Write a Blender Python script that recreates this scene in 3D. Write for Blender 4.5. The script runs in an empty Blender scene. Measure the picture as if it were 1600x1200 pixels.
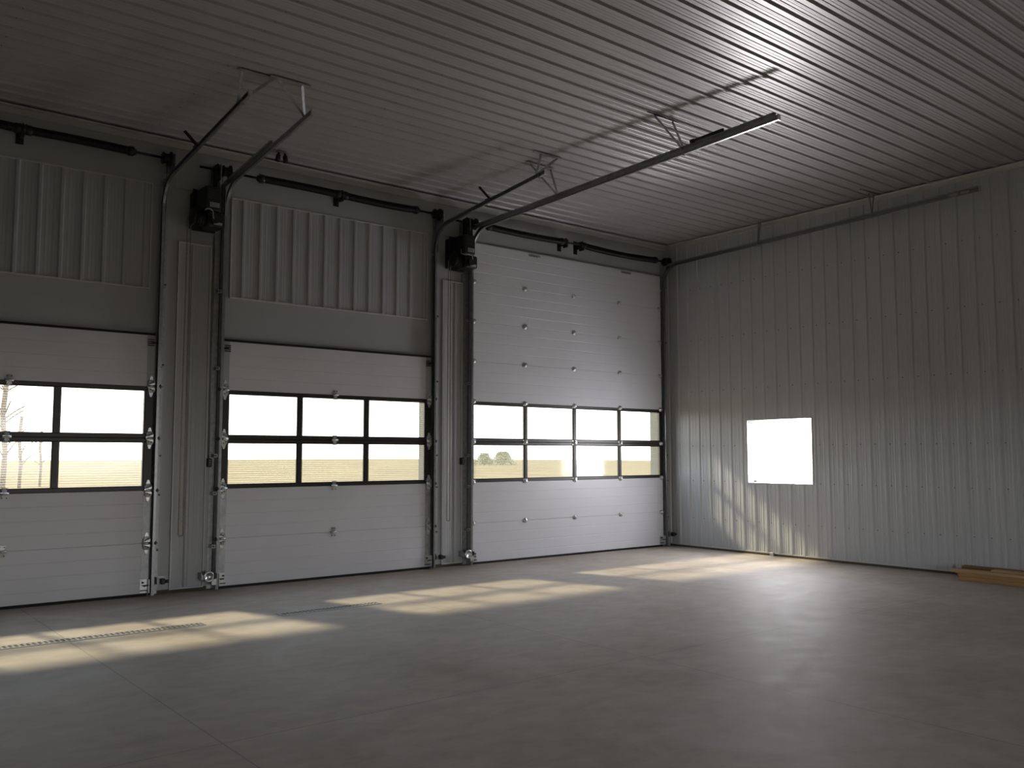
import bpy, math, random
from mathutils import Vector, Matrix
random.seed(7)
K = 1.143            # metres per survey unit (steel ribs come out 9 inches apart)
C = bpy.context.scene.collection
PI = math.pi
H = 4.8              # ceiling height in survey units
S = 0.5334           # one door section

# ------------------------------------------------------------------ materials
def mat(name, col, rough=.5, metal=0, spec=.5, noise=None, bump=None):
    m = bpy.data.materials.new(name); m.use_nodes = True
    nt = m.node_tree; b = nt.nodes['Principled BSDF']
    b.inputs['Base Color'].default_value = (*col, 1)
    b.inputs['Roughness'].default_value = rough
    b.inputs['Metallic'].default_value = metal
    b.inputs['Specular IOR Level'].default_value = spec
    tc = nt.nodes.new('ShaderNodeTexCoord')
    if noise:
        sc, amt, stretch = noise
        mp = nt.nodes.new('ShaderNodeMapping'); mp.inputs['Scale'].default_value = stretch
        nt.links.new(tc.outputs['Object'], mp.inputs['Vector'])
        n = nt.nodes.new('ShaderNodeTexNoise'); n.inputs['Scale'].default_value = sc; n.inputs['Detail'].default_value = 6
        nt.links.new(mp.outputs['Vector'], n.inputs['Vector'])
        r = nt.nodes.new('ShaderNodeValToRGB')
        r.color_ramp.elements[0].position = .3; r.color_ramp.elements[1].position = .7
        r.color_ramp.elements[0].color = (*[max(0, c * (1 - amt)) for c in col], 1)
        r.color_ramp.elements[1].color = (*[min(1, c * (1 + amt)) for c in col], 1)
        nt.links.new(n.outputs['Fac'], r.inputs['Fac']); nt.links.new(r.outputs['Color'], b.inputs['Base Color'])
        rr = nt.nodes.new('ShaderNodeMapRange'); rr.inputs['To Min'].default_value = rough * .85; rr.inputs['To Max'].default_value = min(1, rough * 1.15)
        nt.links.new(n.outputs['Fac'], rr.inputs['Value']); nt.links.new(rr.outputs['Result'], b.inputs['Roughness'])
    if bump:
        sc, st = bump
        n2 = nt.nodes.new('ShaderNodeTexNoise'); n2.inputs['Scale'].default_value = sc; n2.inputs['Detail'].default_value = 4
        nt.links.new(tc.outputs['Object'], n2.inputs['Vector'])
        bp = nt.nodes.new('ShaderNodeBump'); bp.inputs['Strength'].default_value = st; bp.inputs['Distance'].default_value = .01
        nt.links.new(n2.outputs['Fac'], bp.inputs['Height']); nt.links.new(bp.outputs['Normal'], b.inputs['Normal'])
    return m

M = {}
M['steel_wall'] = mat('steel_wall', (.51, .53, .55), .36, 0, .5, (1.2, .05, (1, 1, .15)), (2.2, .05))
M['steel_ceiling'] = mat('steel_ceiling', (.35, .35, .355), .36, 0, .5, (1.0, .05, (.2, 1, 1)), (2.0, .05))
M['clad'] = mat('clad', (.42, .435, .45), .4, 0, .5, (1.5, .04, (1, 1, 1)), (3, .04))
M['trim'] = mat('trim', (.58, .58, .57), .38, 0, .5, (3, .04, (1, 1, 1)))
M['door_white'] = mat('door_white', (.66, .67, .71), .36, 0, .5, (1.3, .03, (1, 1, 1)), (160, .06))
M['galv'] = mat('galvanised', (.62, .63, .64), .32, .85, .5, (22, .14, (1, 1, 1)))
M['galv_dull'] = mat('galvanised_dull', (.40, .41, .42), .5, .8, .5, (20, .18, (1, 1, 1)))
M['galv_track'] = mat('galvanised_track', (.30, .31, .32), .30, .85, .5, (22, .14, (1, 1, 1)))
M['louvre'] = mat('louvre', (.05, .05, .05), .5, .3, .5, (20, .2, (1, 1, 1)))
M['jamb'] = mat('painted_jamb', (.085, .095, .09), .6, 0, .4, (3, .1, (1, 1, 1)))
M['bronze'] = mat('dark_frame', (.022, .018, .016), .38, .1, .5, (9, .2, (1, 1, 1)))
M['rubber'] = mat('rubber', (.012, .012, .012), .7, 0, .3, (30, .2, (1, 1, 1)))
M['spring'] = mat('oiled_spring', (.02, .02, .02), .42, .6, .5, (30, .3, (1, 1, 1)))
M['black'] = mat('black_housing', (.012, .012, .013), .45, .1, .5, (18, .25, (1, 1, 1)))
M['label'] = mat('paper_label', (.42, .42, .41), .6, 0, .3, (40, .05, (1, 1, 1)))
M['ink'] = mat('ink', (.03, .03, .03), .6, 0, .3, (40, .1, (1, 1, 1)))
M['wire'] = mat('pale_wire', (.4, .4, .4), .5, 0, .3, (20, .05, (1, 1, 1)))
M['chain'] = mat('brass_chain', (.30, .27, .16), .45, .7, .5, (40, .2, (1, 1, 1)))
M['screw'] = mat('screw_head', (.07, .07, .07), .5, .4, .5, (40, .2, (1, 1, 1)))
M['wood_gap'] = mat('treated_sill', (.10, .085, .06), .8, 0, .3, (8, .3, (.3, 4, 4)))
M['drain'] = mat('drain_grate', (.34, .32, .29), .6, .1, .5, (20, .2, (1, 1, 1)))
M['pit'] = mat('drain_pit', (.09, .085, .075), .9, 0, .2, (10, .2, (1, 1, 1)))
M['field'] = mat('dry_field', (.15, .112, .050), .95, 0, .1, (.35, .28, (1, .25, 1)))
M['gravel'] = mat('pale_gravel', (.30, .29, .27), .95, 0, .1, (3, .2, (1, 1, 1)))
M['bark'] = mat('bark', (.16, .12, .09), .9, 0, .2, (6, .3, (1, 1, .3)))
M['leaf'] = mat('leaf', (.34, .34, .22), .8, 0, .2, (3, .4, (1, 1, 1)))

def wood(name, c):
    return mat(name, c, .7, 0, .3, (5, .25, (9, .5, 9)))
M['lumber_a'] = wood('pine_lumber', (.42, .25, .11))
M['lumber_b'] = wood('pine_lumber_pale', (.50, .34, .18))
M['lumber_c'] = wood('pine_lumber_brown', (.20, .12, .055))

def concrete():
    m = bpy.data.materials.new('concrete'); m.use_nodes = True
    nt = m.node_tree; N = nt.nodes; L = nt.links; b = N['Principled BSDF']
    tc = N.new('ShaderNodeTexCoord')
    def noise(s, d, st=(1, 1, 1), dist=0):
        mp = N.new('ShaderNodeMapping'); mp.inputs['Scale'].default_value = st; L.new(tc.outputs['Object'], mp.inputs['Vector'])
        n = N.new('ShaderNodeTexNoise'); n.inputs['Scale'].default_value = s; n.inputs['Detail'].default_value = d
        n.inputs['Roughness'].default_value = .6; n.inputs['Distortion'].default_value = dist
        L.new(mp.outputs['Vector'], n.inputs['Vector']); return n
    n1 = noise(.55, 8, (1, 1, 1), .6); n2 = noise(3.5, 8, (1, 1.6, 1), .4); n3 = noise(60, 3)
    r = N.new('ShaderNodeValToRGB'); e = r.color_ramp.elements
    e[0].position = .32; e[1].position = .68; e[0].color = (.375, .318, .262, 1); e[1].color = (.50, .445, .395, 1)
    L.new(n1.outputs['Fac'], r.inputs['Fac'])
    r2 = N.new('ShaderNodeValToRGB'); e = r2.color_ramp.elements
    e[0].position = .30; e[1].position = .72; e[0].color = (.80, .79, .775, 1); e[1].color = (1.10, 1.10, 1.10, 1)
    L.new(n2.outputs['Fac'], r2.inputs['Fac'])
    mx = N.new('ShaderNodeMix'); mx.data_type = 'RGBA'; mx.blend_type = 'MULTIPLY'; mx.inputs['Factor'].default_value = 1
    L.new(r.outputs['Color'], mx.inputs['A']); L.new(r2.outputs['Color'], mx.inputs['B'])
    # dusty pale scuffs
    n4 = noise(1.1, 10, (1.0, .7, 1), 1.5)
    r3 = N.new('ShaderNodeValToRGB'); e = r3.color_ramp.elements
    e[0].position = .53; e[1].position = .72; e[0].color = (0, 0, 0, 1); e[1].color = (.55, .55, .55, 1)
    L.new(n4.outputs['Fac'], r3.inputs['Fac'])
    mx2 = N.new('ShaderNodeMix'); mx2.data_type = 'RGBA'
    L.new(r3.outputs['Color'], mx2.inputs['Factor']); L.new(mx.outputs['Result'], mx2.inputs['A'])
    mx2.inputs['B'].default_value = (.50, .48, .46, 1)
    # saw-cut joints
    sx = N.new('ShaderNodeSeparateXYZ'); L.new(tc.outputs['Object'], sx.inputs['Vector'])
    def line(sock, pos, w):
        a = N.new('ShaderNodeMath'); a.operation = 'SUBTRACT'; L.new(sock, a.inputs[0]); a.inputs[1].default_value = pos * K
        c = N.new('ShaderNodeMath'); c.operation = 'ABSOLUTE'; L.new(a.outputs[0], c.inputs[0])
        d = N.new('ShaderNodeMath'); d.operation = 'LESS_THAN'; L.new(c.outputs[0], d.inputs[0]); d.inputs[1].default_value = w
        return d.outputs[0]
    outs = [line(sx.outputs['X'], p, .0045) for p in (-9.16, -6.12, -3.08)] + [line(sx.outputs['Y'], p, .0045) for p in (-5.05, -8.2)] + [line(sx.outputs['Y'], -1.80, .0035)]
    acc = outs[0]
    for o in outs[1:]:
        q = N.new('ShaderNodeMath'); q.operation = 'MAXIMUM'; L.new(acc, q.inputs[0]); L.new(o, q.inputs[1]); acc = q.outputs[0]
    q = N.new('ShaderNodeMath'); q.operation = 'MULTIPLY'; L.new(acc, q.inputs[0]); q.inputs[1].default_value = .5; acc = q.outputs[0]
    mx3 = N.new('ShaderNodeMix'); mx3.data_type = 'RGBA'; L.new(acc, mx3.inputs['Factor']); L.new(mx2.outputs['Result'], mx3.inputs['A'])
    mx3.inputs['B'].default_value = (.09, .08, .07, 1)
    L.new(mx3.outputs['Result'], b.inputs['Base Color'])
    rr = N.new('ShaderNodeMapRange'); rr.inputs['To Min'].default_value = .52; rr.inputs['To Max'].default_value = .72
    L.new(n2.outputs['Fac'], rr.inputs['Value']); L.new(rr.outputs['Result'], b.inputs['Roughness'])
    b.inputs['Specular IOR Level'].default_value = .5
    bp = N.new('ShaderNodeBump'); bp.inputs['Strength'].default_value = .12; bp.inputs['Distance'].default_value = .004
    L.new(n3.outputs['Fac'], bp.inputs['Height']); L.new(bp.outputs['Normal'], b.inputs['Normal'])
    return m
M['concrete'] = concrete()

def glazing(name, clear, milk, pitch, tint=(.96, .97, .96), body=(.60, .56, .46)):
    """multiwall sheet: mostly see-through, a little milky, fine level flutes"""
    m = bpy.data.materials.new(name); m.use_nodes = True
    nt = m.node_tree; N = nt.nodes; L = nt.links; N.remove(N['Principled BSDF']); out = N['Material Output']
    tc = N.new('ShaderNodeTexCoord'); sx = N.new('ShaderNodeSeparateXYZ'); L.new(tc.outputs['Object'], sx.inputs['Vector'])
    mu = N.new('ShaderNodeMath'); mu.operation = 'MULTIPLY'; mu.inputs[1].default_value = 2 * PI / pitch; L.new(sx.outputs['Z'], mu.inputs[0])
    si = N.new('ShaderNodeMath'); si.operation = 'SINE'; L.new(mu.outputs[0], si.inputs[0])
    mr = N.new('ShaderNodeMapRange'); mr.inputs['From Min'].default_value = .2; mr.inputs['From Max'].default_value = 1
    mr.inputs['To Min'].default_value = milk; mr.inputs['To Max'].default_value = min(1, milk + .17)
    L.new(si.outputs[0], mr.inputs['Value'])
    tr = N.new('ShaderNodeBsdfTransparent'); tr.inputs['Color'].default_value = (*[clear * t for t in tint], 1)
    tl = N.new('ShaderNodeBsdfTranslucent'); tl.inputs['Color'].default_value = (*body, 1)
    gl = N.new('ShaderNodeBsdfGlossy'); gl.inputs['Roughness'].default_value = .08; gl.inputs['Color'].default_value = (.9, .9, .9, 1)
    m1 = N.new('ShaderNodeMixShader'); L.new(mr.outputs['Result'], m1.inputs['Fac']); L.new(tr.outputs[0], m1.inputs[1]); L.new(tl.outputs[0], m1.inputs[2])
    m2 = N.new('ShaderNodeMixShader'); m2.inputs['Fac'].default_value = .05; L.new(m1.outputs[0], m2.inputs[1]); L.new(gl.outputs[0], m2.inputs[2])
    L.new(m2.outputs[0], out.inputs['Surface'])
    return m
M['glazing'] = glazing('fluted_glazing', .92, .02, .027)
M['film'] = glazing('plastic_film', .97, .06, 3.0, (1, 1, 1), (.8, .82, .85))

# ------------------------------------------------------------------ mesh builder
class MB:
    def __init__(s): s.v = []; s.f = []; s.mi = []; s.sm = []; s.cur = 0; s.smooth = False
    def add(s, vs, fs):
        b = len(s.v); s.v += [Vector(v) for v in vs]
        for f in fs: s.f.append([b + i for i in f]); s.mi.append(s.cur); s.sm.append(s.smooth)
        return s
    def box(s, x0, x1, y0, y1, z0, z1):
        x0, x1 = sorted((x0, x1)); y0, y1 = sorted((y0, y1)); z0, z1 = sorted((z0, z1))
        return s.add([(x0, y0, z0), (x1, y0, z0), (x1, y1, z0), (x0, y1, z0), (x0, y0, z1), (x1, y0, z1), (x1, y1, z1), (x0, y1, z1)],
                     [(3, 2, 1, 0), (4, 5, 6, 7), (0, 1, 5, 4), (1, 2, 6, 5), (2, 3, 7, 6), (3, 0, 4, 7)])
    def bbox(s, x0, x1, y0, y1, z0, z1, b):
        """chamfered box"""
        x0, x1 = sorted((x0, x1)); y0, y1 = sorted((y0, y1)); z0, z1 = sorted((z0, z1))
        o = [(x0 + b, y0), (x1 - b, y0), (x1, y0 + b), (x1, y1 - b), (x1 - b, y1), (x0 + b, y1), (x0, y1 - b), (x0, y0 + b)]
        cx, cy = (x0 + x1) / 2, (y0 + y1) / 2
        def sh(p, d): return (p[0] + (d if p[0] < cx else -d), p[1] + (d if p[1] < cy else -d))
        rings = [[(*sh(p, b * .8), z0) for p in o], [(*p, z0 + b) for p in o], [(*p, z1 - b) for p in o], [(*sh(p, b * .8), z1) for p in o]]
        vs = sum(rings, []); fs = [tuple(reversed(range(8))), tuple(range(24, 32))]
        for r in range(3):
            for i in range(8): j = (i + 1) % 8; fs.append((r * 8 + i, r * 8 + j, r * 8 + 8 + j, r * 8 + 8 + i))
        return s.add(vs, fs)
    def bar(s, a, b, w, t, up=(0, 0, 1)):
        a = Vector(a); b = Vector(b); d = (b - a).normalized(); u = Vector(up)
        if abs(d.dot(u)) > .98: u = Vector((1, 0, 0))
        x = d.cross(u).normalized() * w / 2; z = x.cross(d).normalized() * t / 2
        return s.add([a - x - z, a + x - z, a + x + z, a - x + z, b - x - z, b + x - z, b + x + z, b - x + z],
                     [(0, 1, 2, 3), (7, 6, 5, 4), (4, 5, 1, 0), (5, 6, 2, 1), (6, 7, 3, 2), (7, 4, 0, 3)])
    def angle(s, a, b, w, t, flip=1, up=(0, 0, 1)):
        """L-section iron"""
        a = Vector(a); b = Vector(b); d = (b - a).normalized(); u = Vector(up)
        if abs(d.dot(u)) > .98: u = Vector((0, 1, 0))
        x = d.cross(u).normalized() * flip; z = x.cross(d).normalized() * flip
        pr = [(0, 0), (w, 0), (w, t), (t, t), (t, w), (0, w)]
        vs = [p + x * i + z * j for p in (a, b) for i, j in pr]
        fs = [tuple(reversed(range(6))), tuple(range(6, 12))] + [(i, (i + 1) % 6, 6 + (i + 1) % 6, 6 + i) for i in range(6)]
        return s.add(vs, fs)
    def cyl(s, a, b, r, n=16, r2=None, caps=True):
        a = Vector(a); b = Vector(b); d = (b - a).normalized(); u = Vector((0, 0, 1)) if abs(d.z) < .9 else Vector((1, 0, 0))
        x = d.cross(u).normalized(); y = d.cross(x); r2 = r if r2 is None else r2
        vs = [a + (x * math.cos(2 * PI * i / n) + y * math.sin(2 * PI * i / n)) * r for i in range(n)] + \
             [b + (x * math.cos(2 * PI * i / n) + y * math.sin(2 * PI * i / n)) * r2 for i in range(n)]
        fs = [(i, (i + 1) % n, n + (i + 1) % n, n + i) for i in range(n)]
        if caps: fs += [tuple(reversed(range(n))), tuple(range(n, 2 * n))]
        return s.add(vs, fs)
    def lathe(s, a, axis, prof, n=20):
        """prof: (distance along axis, radius)"""
        a = Vector(a); d = Vector(axis).normalized(); u = Vector((0, 0, 1)) if abs(d.z) < .9 else Vector((1, 0, 0))
        x = d.cross(u).normalized(); y = d.cross(x); vs = []; fs = []
        for (h, r) in prof:
            vs += [a + d * h + (x * math.cos(2 * PI * i / n) + y * math.sin(2 * PI * i / n)) * max(r, 1e-5) for i in range(n)]
        for k in range(len(prof) - 1):
            for i in range(n): j = (i + 1) % n; fs.append((k * n + i, k * n + j, k * n + n + j, k * n + n + i))
        return s.add(vs, fs)
    def tube(s, pts, r, n=8):
        pts = [Vector(p) for p in pts]; vs = []; fs = []; prev = None
        for k, p in enumerate(pts):
            d = (pts[min(k + 1, len(pts) - 1)] - pts[max(k - 1, 0)]).normalized()
            if prev is None: u = Vector((0, 0, 1)) if abs(d.z) < .9 else Vector((1, 0, 0)); x = d.cross(u).normalized()
            else: x = (prev - d * prev.dot(d)).normalized()
            prev = x; y = d.cross(x)
            vs += [p + (x * math.cos(2 * PI * i / n) + y * math.sin(2 * PI * i / n)) * r for i in range(n)]
        for k in range(len(pts) - 1):
            for i in range(n): j = (i + 1) % n; fs.append((k * n + i, k * n + j, k * n + n + j, k * n + n + i))
        fs += [tuple(reversed(range(n))), tuple(range((len(pts) - 1) * n, len(pts) * n))]
        return s.add(vs, fs)
    def sweep(s, prof, path, side):
        """closed profile (a along side, b along the in-plane normal) swept along a path lying in a plane whose normal is side"""
        side = Vector(side); path = [Vector(p) for p in path]; n = len(prof); vs = []; fs = []
        for k, p in enumerate(path):
            d = (path[min(k + 1, len(path) - 1)] - path[max(k - 1, 0)]).normalized(); nn = side.cross(d).normalized()
            vs += [p + side * a + nn * b for a, b in prof]
        for k in range(len(path) - 1):
            for i in range(n): j = (i + 1) % n; fs.append((k * n + i, k * n + j, k * n + n + j, k * n + n + i))
        fs += [tuple(reversed(range(n))), tuple(range((len(path) - 1) * n, len(path) * n))]
        return s.add(vs, fs)
    def mesh(s, name, mats, org):
        me = bpy.data.meshes.new(name)
        me.from_pydata([((v - org) * K)[:] for v in s.v], [], s.f)
        for m in (mats if isinstance(mats, (list, tuple)) else [mats]): me.materials.append(M[m])
        me.polygons.foreach_set('material_index', s.mi); me.polygons.foreach_set('use_smooth', s.sm)
        import bmesh
        bm = bmesh.new(); bm.from_mesh(me); bmesh.ops.recalc_face_normals(bm, faces=bm.faces); bm.to_mesh(me); bm.free()
        me.update(); return me
    def base(s):
        xs = [v.x for v in s.v]; ys = [v.y for v in s.v]; zs = [v.z for v in s.v]
        return Vector(((min(xs) + max(xs)) / 2, (min(ys) + max(ys)) / 2, min(zs)))
    def build(s, name, mats, parent=None, org=None):
        """parent given: vertices are stored from the thing's base; else a top-level object at its own base"""
        if parent is not None:
            o = bpy.data.objects.new(name, s.mesh(name, mats, Vector(root_org[root_name(parent)])))
            C.objects.link(o); o.parent = parent
        else:
            org = Vector(org) if org is not None else s.base()
            o = bpy.data.objects.new(name, s.mesh(name, mats, org)); C.objects.link(o); o.location = org * K
            root_org[o.name] = org
        return o
root_org = {}
def root_name(o):
    while o.parent: o = o.parent
    return o.name
def tag(o, label=None, cat=None, group=None, kind=None):
    if label: o['label'] = label
    if cat: o['category'] = cat
    if group: o['group'] = group
    if kind: o['kind'] = kind
    return o
def thing(name, org, label, cat, group=None, kind=None):
    o = bpy.data.objects.new(name, None); C.objects.link(o); o.location = Vector(org) * K
    o.empty_display_size = .1; root_org[o.name] = Vector(org)
    return tag(o, label, cat, group, kind)

# ------------------------------------------------------------------ ribbed steel sheet
def rib_profile(a0, a1, first, step=.2, hgt=.016, low=1.0):
    """points (along, out) of agricultural steel: major ribs and two low ribs between them"""
    pts = [(a0, 0)]; c = first
    while c > a0: c -= step
    while c < a1 + step:
        for o, h in ((-.026, 0), (-.012, hgt), (.012, hgt), (.026, 0), (.052, 0), (.060, .0035), (.070, .0035), (.078, 0),
                     (.092, 0), (.0955, .002), (.1045, .002), (.108, 0), (.122, 0), (.130, .0035), (.140, .0035), (.148, 0)):
            p = c + o
            if a0 < p < a1: pts.append((p, h if h > .01 else h * low))
        c += step
    pts.append((a1, 0)); return pts
def sheet(mb, prof, fn, b0, b1):
    vs = [fn(a, h, b) for a, h in prof for b in (b0, b1)]
    mb.add(vs, [(2 * i, 2 * i + 2, 2 * i + 3, 2 * i + 1) for i in range(len(prof) - 1)])
def screw_dot(mb, p, nrm, r=.008):
    mb.cyl(p, Vector(p) + Vector(nrm) * .006, r, 6)

XL, YB = -15.0, -13.5        # far extents of the building (west, south)
# ---- floor
f = MB().box(XL - .2, .3, YB - .2, .28, -.15, 0)
tag(f.build('floor', 'concrete', org=(0, 0, 0)), 'bare smooth concrete slab floor with thin straight saw-cut joints and pale scuffs', 'floor', kind='structure')
# ---- ceiling
c = MB(); pr = rib_profile(YB, .05, -.10, .2, .018)
sheet(c, pr, lambda a, h, b: (b, a, H - h), XL, 0)
c.box(XL - .2, .3, YB - .2, .28, H + .004, H + .12)
c.cur = 1
for x in (-.30, -1.80, -3.38, -4.96, -6.54, -8.12, -9.7, -11.3):
    y = -.20 - .2 * 0
    k = 0
    while y > -12:
        screw_dot(c, (x + random.uniform(-.01, .01), y + .085, H - .0035), (0, 0, -1)); y -= .2; k += 1
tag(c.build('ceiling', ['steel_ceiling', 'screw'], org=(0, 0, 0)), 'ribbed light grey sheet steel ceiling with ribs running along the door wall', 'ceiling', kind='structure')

# ---- right wall (x = 0) with the window hole
WY0, WY1, WZ0, WZ1 = -2.543, -1.464, 1.012, 1.938
w = MB()
def wall_piece(y0, y1, z0, z1):
    sheet(w, rib_profile(y0, y1, -.376), lambda a, h, b: (-h, a, b), z0, z1)
wall_piece(YB, WY0, .045, H); wall_piece(WY0, WY1, .045, WZ0); wall_piece(WY0, WY1, WZ1, H); wall_piece(WY1, .05, .045, H)
w.box(.004, .2, YB - .2, WY0, 0, H); w.box(.004, .2, WY1, .28, 0, H); w.box(.004, .2, WY0, WY1, 0, WZ0); w.box(.004, .2, WY0, WY1, WZ1, H)
w.cur = 1
for z in (.46, 1.03, 1.56, 2.4, 3.2, 4.0):
    y = -.376 - .07
    while y > -12:
        if not (WY0 - .05 < y < WY1 + .05 and WZ0 - .03 < z < WZ1 + .03): screw_dot(w, (-.001, y + random.uniform(-.004, .004), z), (-1, 0, 0), .007)
        y -= .2
tag(w.build('wall_right', ['steel_wall', 'screw'], org=(0, 0, 0)), 'ribbed light grey steel side wall with a single square window', 'wall', kind='structure')
# base channel and the ceiling angle of that wall
b = MB().box(-.012, .0, YB, .03, .03, .05); b.cur = 1; b.box(-.006, .002, YB, .03, 0, .03)
tag(b.build('baseboard_right', ['trim', 'wood_gap'], org=(0, 0, 0)), 'thin pale base channel over dark sill along the side wall foot', 'baseboard', kind='structure')
t = MB().box(-.02, -.001, YB, 0, H - .075, H - .02).box(-.075, -.001, YB, 0, H - .024, H - .018).box(-.026, -.02, YB, 0, H - .078, H - .070)
tag(t.build('trim_1', 'trim', org=(0, 0, 0)), 'narrow grey steel trim in the corner of side wall and ceiling', 'trim', kind='structure')

# ---- other walls, behind and to the left of the camera
w2 = MB(); sheet(w2, rib_profile(YB, .25, 0), lambda a, h, b: (XL + h, a, b), 0, H); w2.box(XL - .2, XL - .004, YB - .2, .28, 0, H)
tag(w2.build('wall_left', 'steel_wall', org=(0, 0, 0)), 'ribbed light grey steel wall at the far end away from window', 'wall', kind='structure')
RX0, RX1, RZ1 = -9.6, -3.6, 2.3      # unseen doorway behind the camera, added to light the door wall
w3 = MB()
for a_, b_, z_ in ((XL, RX0, 0), (RX0, RX1, RZ1), (RX1, 0, 0)):
    sheet(w3, rib_profile(a_, b_, 0), lambda a, h, b: (a, YB + h, b), z_, H); w3.box(a_, b_ if b_ else .2, YB - .2, YB - .004, z_, H)
tag(w3.build('wall_rear', 'steel_wall', org=(0, 0, 0)), 'ribbed light grey steel wall with an added wide doorway that lets in light, facing the three overhead doors', 'wall', kind='structure')

# ---- door wall
YF = .05             # face of the jamb cladding
D1 = (-10.66, -7.995); D2 = (-7.285, -4.565); D3 = (-3.935, -.20)     # outer edges of the door leaves
TOP1 = 5 * S; TOP3 = 8 * S
wall = thing('wall_front', (-6, YF, 0), 'grey steel clad wall with flat jambs holding the three overhead doors', 'wall', kind='structure')
m = MB(); ov = .03
op = [(D1[0] + ov, D1[1] - ov, TOP1 - .03), (D2[0] + ov, D2[1] - ov, TOP1 - .03), (D3[0] + ov, D3[1] - ov, TOP3 - .03)]
xs = XL
for (a, bb, t_) in op:
    m.box(xs, a, YF, .2, 0, H); m.box(a, bb, YF, .2, t_, H); xs = bb
m.box(xs, 0, YF, .2, 0, H)
m.build('cladding', 'clad', wall)
for (a, bb, t_) in op:
    jb = MB(); jb.box(a, a + .012, YF + .001, .215, 0, t_ - .012).box(bb - .012, bb, YF + .001, .215, 0, t_ - .012).box(a, bb, YF + .001, .215, t_ - .012, t_)
    jb.build('door_frame', 'jamb', wall)
# upper beam stands a little proud
m = MB().box(XL, -7.82, YF - .012, YF, 4.275, H - .09).box(-7.812, -4.405, YF - .012, YF, 4.275, H - .09).box(-4.397, -.02, YF - .012, YF, 4.30, H - .09)
m.build('header_cladding', 'clad', wall)
def infill(x0, x1, z0, z1, first, bottom=True):
    pm = MB(); sheet(pm, rib_profile(x0, x1, first, .2, .014, .3), lambda a, h, b: (a, YF - .006 - h * 1.3, b), z0, z1)
    p = pm.build('infill_panel', 'clad', wall)
    jm = MB().box(x0 - .012, x0, YF - .024, YF, z0, z1).box(x1, x1 + .012, YF - .024, YF, z0, z1).box(x0 - .012, x1 + .012, YF - .024, YF, z1, z1 + .012)
    if bottom: jm.box(x0 - .012, x1 + .012, YF - .028, YF, z0 - .014, z0)
    jm.build('channel_trim', 'trim', p)
infill(-10.5, -8.075, 3.165, 4.27, -9.324)
infill(-7.20, -4.625, 3.165, 4.27, -7.065)
infill(-7.765, -7.435, .05, 3.69, -7.615)
infill(-4.36, -4.07, .05, 3.69, -4.165)
jm = MB()
for x0, x1, x2, x3 in ((-7.93, -7.92, -7.29, -7.28),): jm.box(-7.965, -7.955, YF - .006, YF, 0, 4.27)
for x in (-7.815, -4.401): jm.box(x - .004, x + .004, YF - .018, YF, 4.27, H - .09)
jm.box(-.03, -.018, YF - .02, YF, 0, H - .09)
jm.build('seam_trim', 'trim', wall)
sm = MB(); sm.box(-7.98, -7.29, YF - .004, YF + .01, 0, .04).box(-4.56, -3.94, YF - .004, YF + .01, 0, .04).build('sill_board', 'wood_gap', wall)
t = MB().box(XL, -.002, YF - .03, YF - .001, H - .095, H - .03).box(XL, -.002, YF - .085, YF - .001, H - .036, H - .022).box(XL, -.002, YF - .036, YF - .03, H - .098, H - .090)
tag(t.build('trim_2', 'trim', org=(0, 0, 0)), 'narrow grey steel trim between ceiling and the door wall', 'trim', kind='structure')

# ------------------------------------------------------------------ overhead doors
def data_copy(me, name, parent, loc, flip=False):
    """a further copy of a part: shares the mesh"""
    o = bpy.data.objects.new(name, me); C.objects.link(o); o.parent = parent; o.location = (Vector(loc) - root_org[root_name(parent)]) * K
    if flip: o.scale.x = -1
    return o
ZERO = Vector((0, 0, 0))
def centre_hinge():
    h = MB()
    h.add([(-.030, -.004, .055), (.030, -.004, .055), (.017, -.012, .012), (-.017, -.012, .012), (-.030, 0, .055), (.030, 0, .055), (.017, 0, .012), (-.017, 0, .012)],
          [(0, 1, 2, 3), (4, 5, 6, 7), (0, 1, 5, 4), (1, 2, 6, 5), (2, 3, 7, 6), (3, 0, 4, 7)])
    h.add([(-.030, -.004, -.055), (.030, -.004, -.055), (.017, -.012, -.012), (-.017, -.012, -.012), (-.030, 0, -.055), (.030, 0, -.055), (.017, 0, -.012), (-.017, 0, -.012)],
          [(0, 1, 2, 3), (4, 5, 6, 7), (0, 1, 5, 4), (1, 2, 6, 5), (2, 3, 7, 6), (3, 0, 4, 7)])
    h.smooth = True; h.cyl((-.036, -.014, 0), (.036, -.014, 0), .013, 12); h.smooth = False
    h.cur = 1
    for x, z in ((-.018, .04), (.018, .04), (-.018, -.04), (.018, -.04)): h.cyl((x, -.003, z), (x, -.011, z), .006, 6)
    return h.mesh('hinge', ['galv', 'screw'], ZERO)
def small_hinge():
    h = MB(); h.smooth = True
    h.lathe((0, 0, 0), (0, -1, 0), [(0, .034), (.008, .034), (.012, .026), (.012, .019), (.026, .019), (.030, .012), (.030, 0)], 14)
    h.smooth = False
    h.box(-.038, .010, -.004, 0, -.028, .028).box(-.008, .042, -.006, -.001, -.020, .030); h.cur = 1
    h.cyl((.028, -.004, .016), (.028, -.012, .016), .007, 6).cyl((-.028, -.004, -.014), (-.028, -.012, -.014), .007, 6)
    return h.mesh('hinge', ['galv', 'screw'], ZERO)
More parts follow.
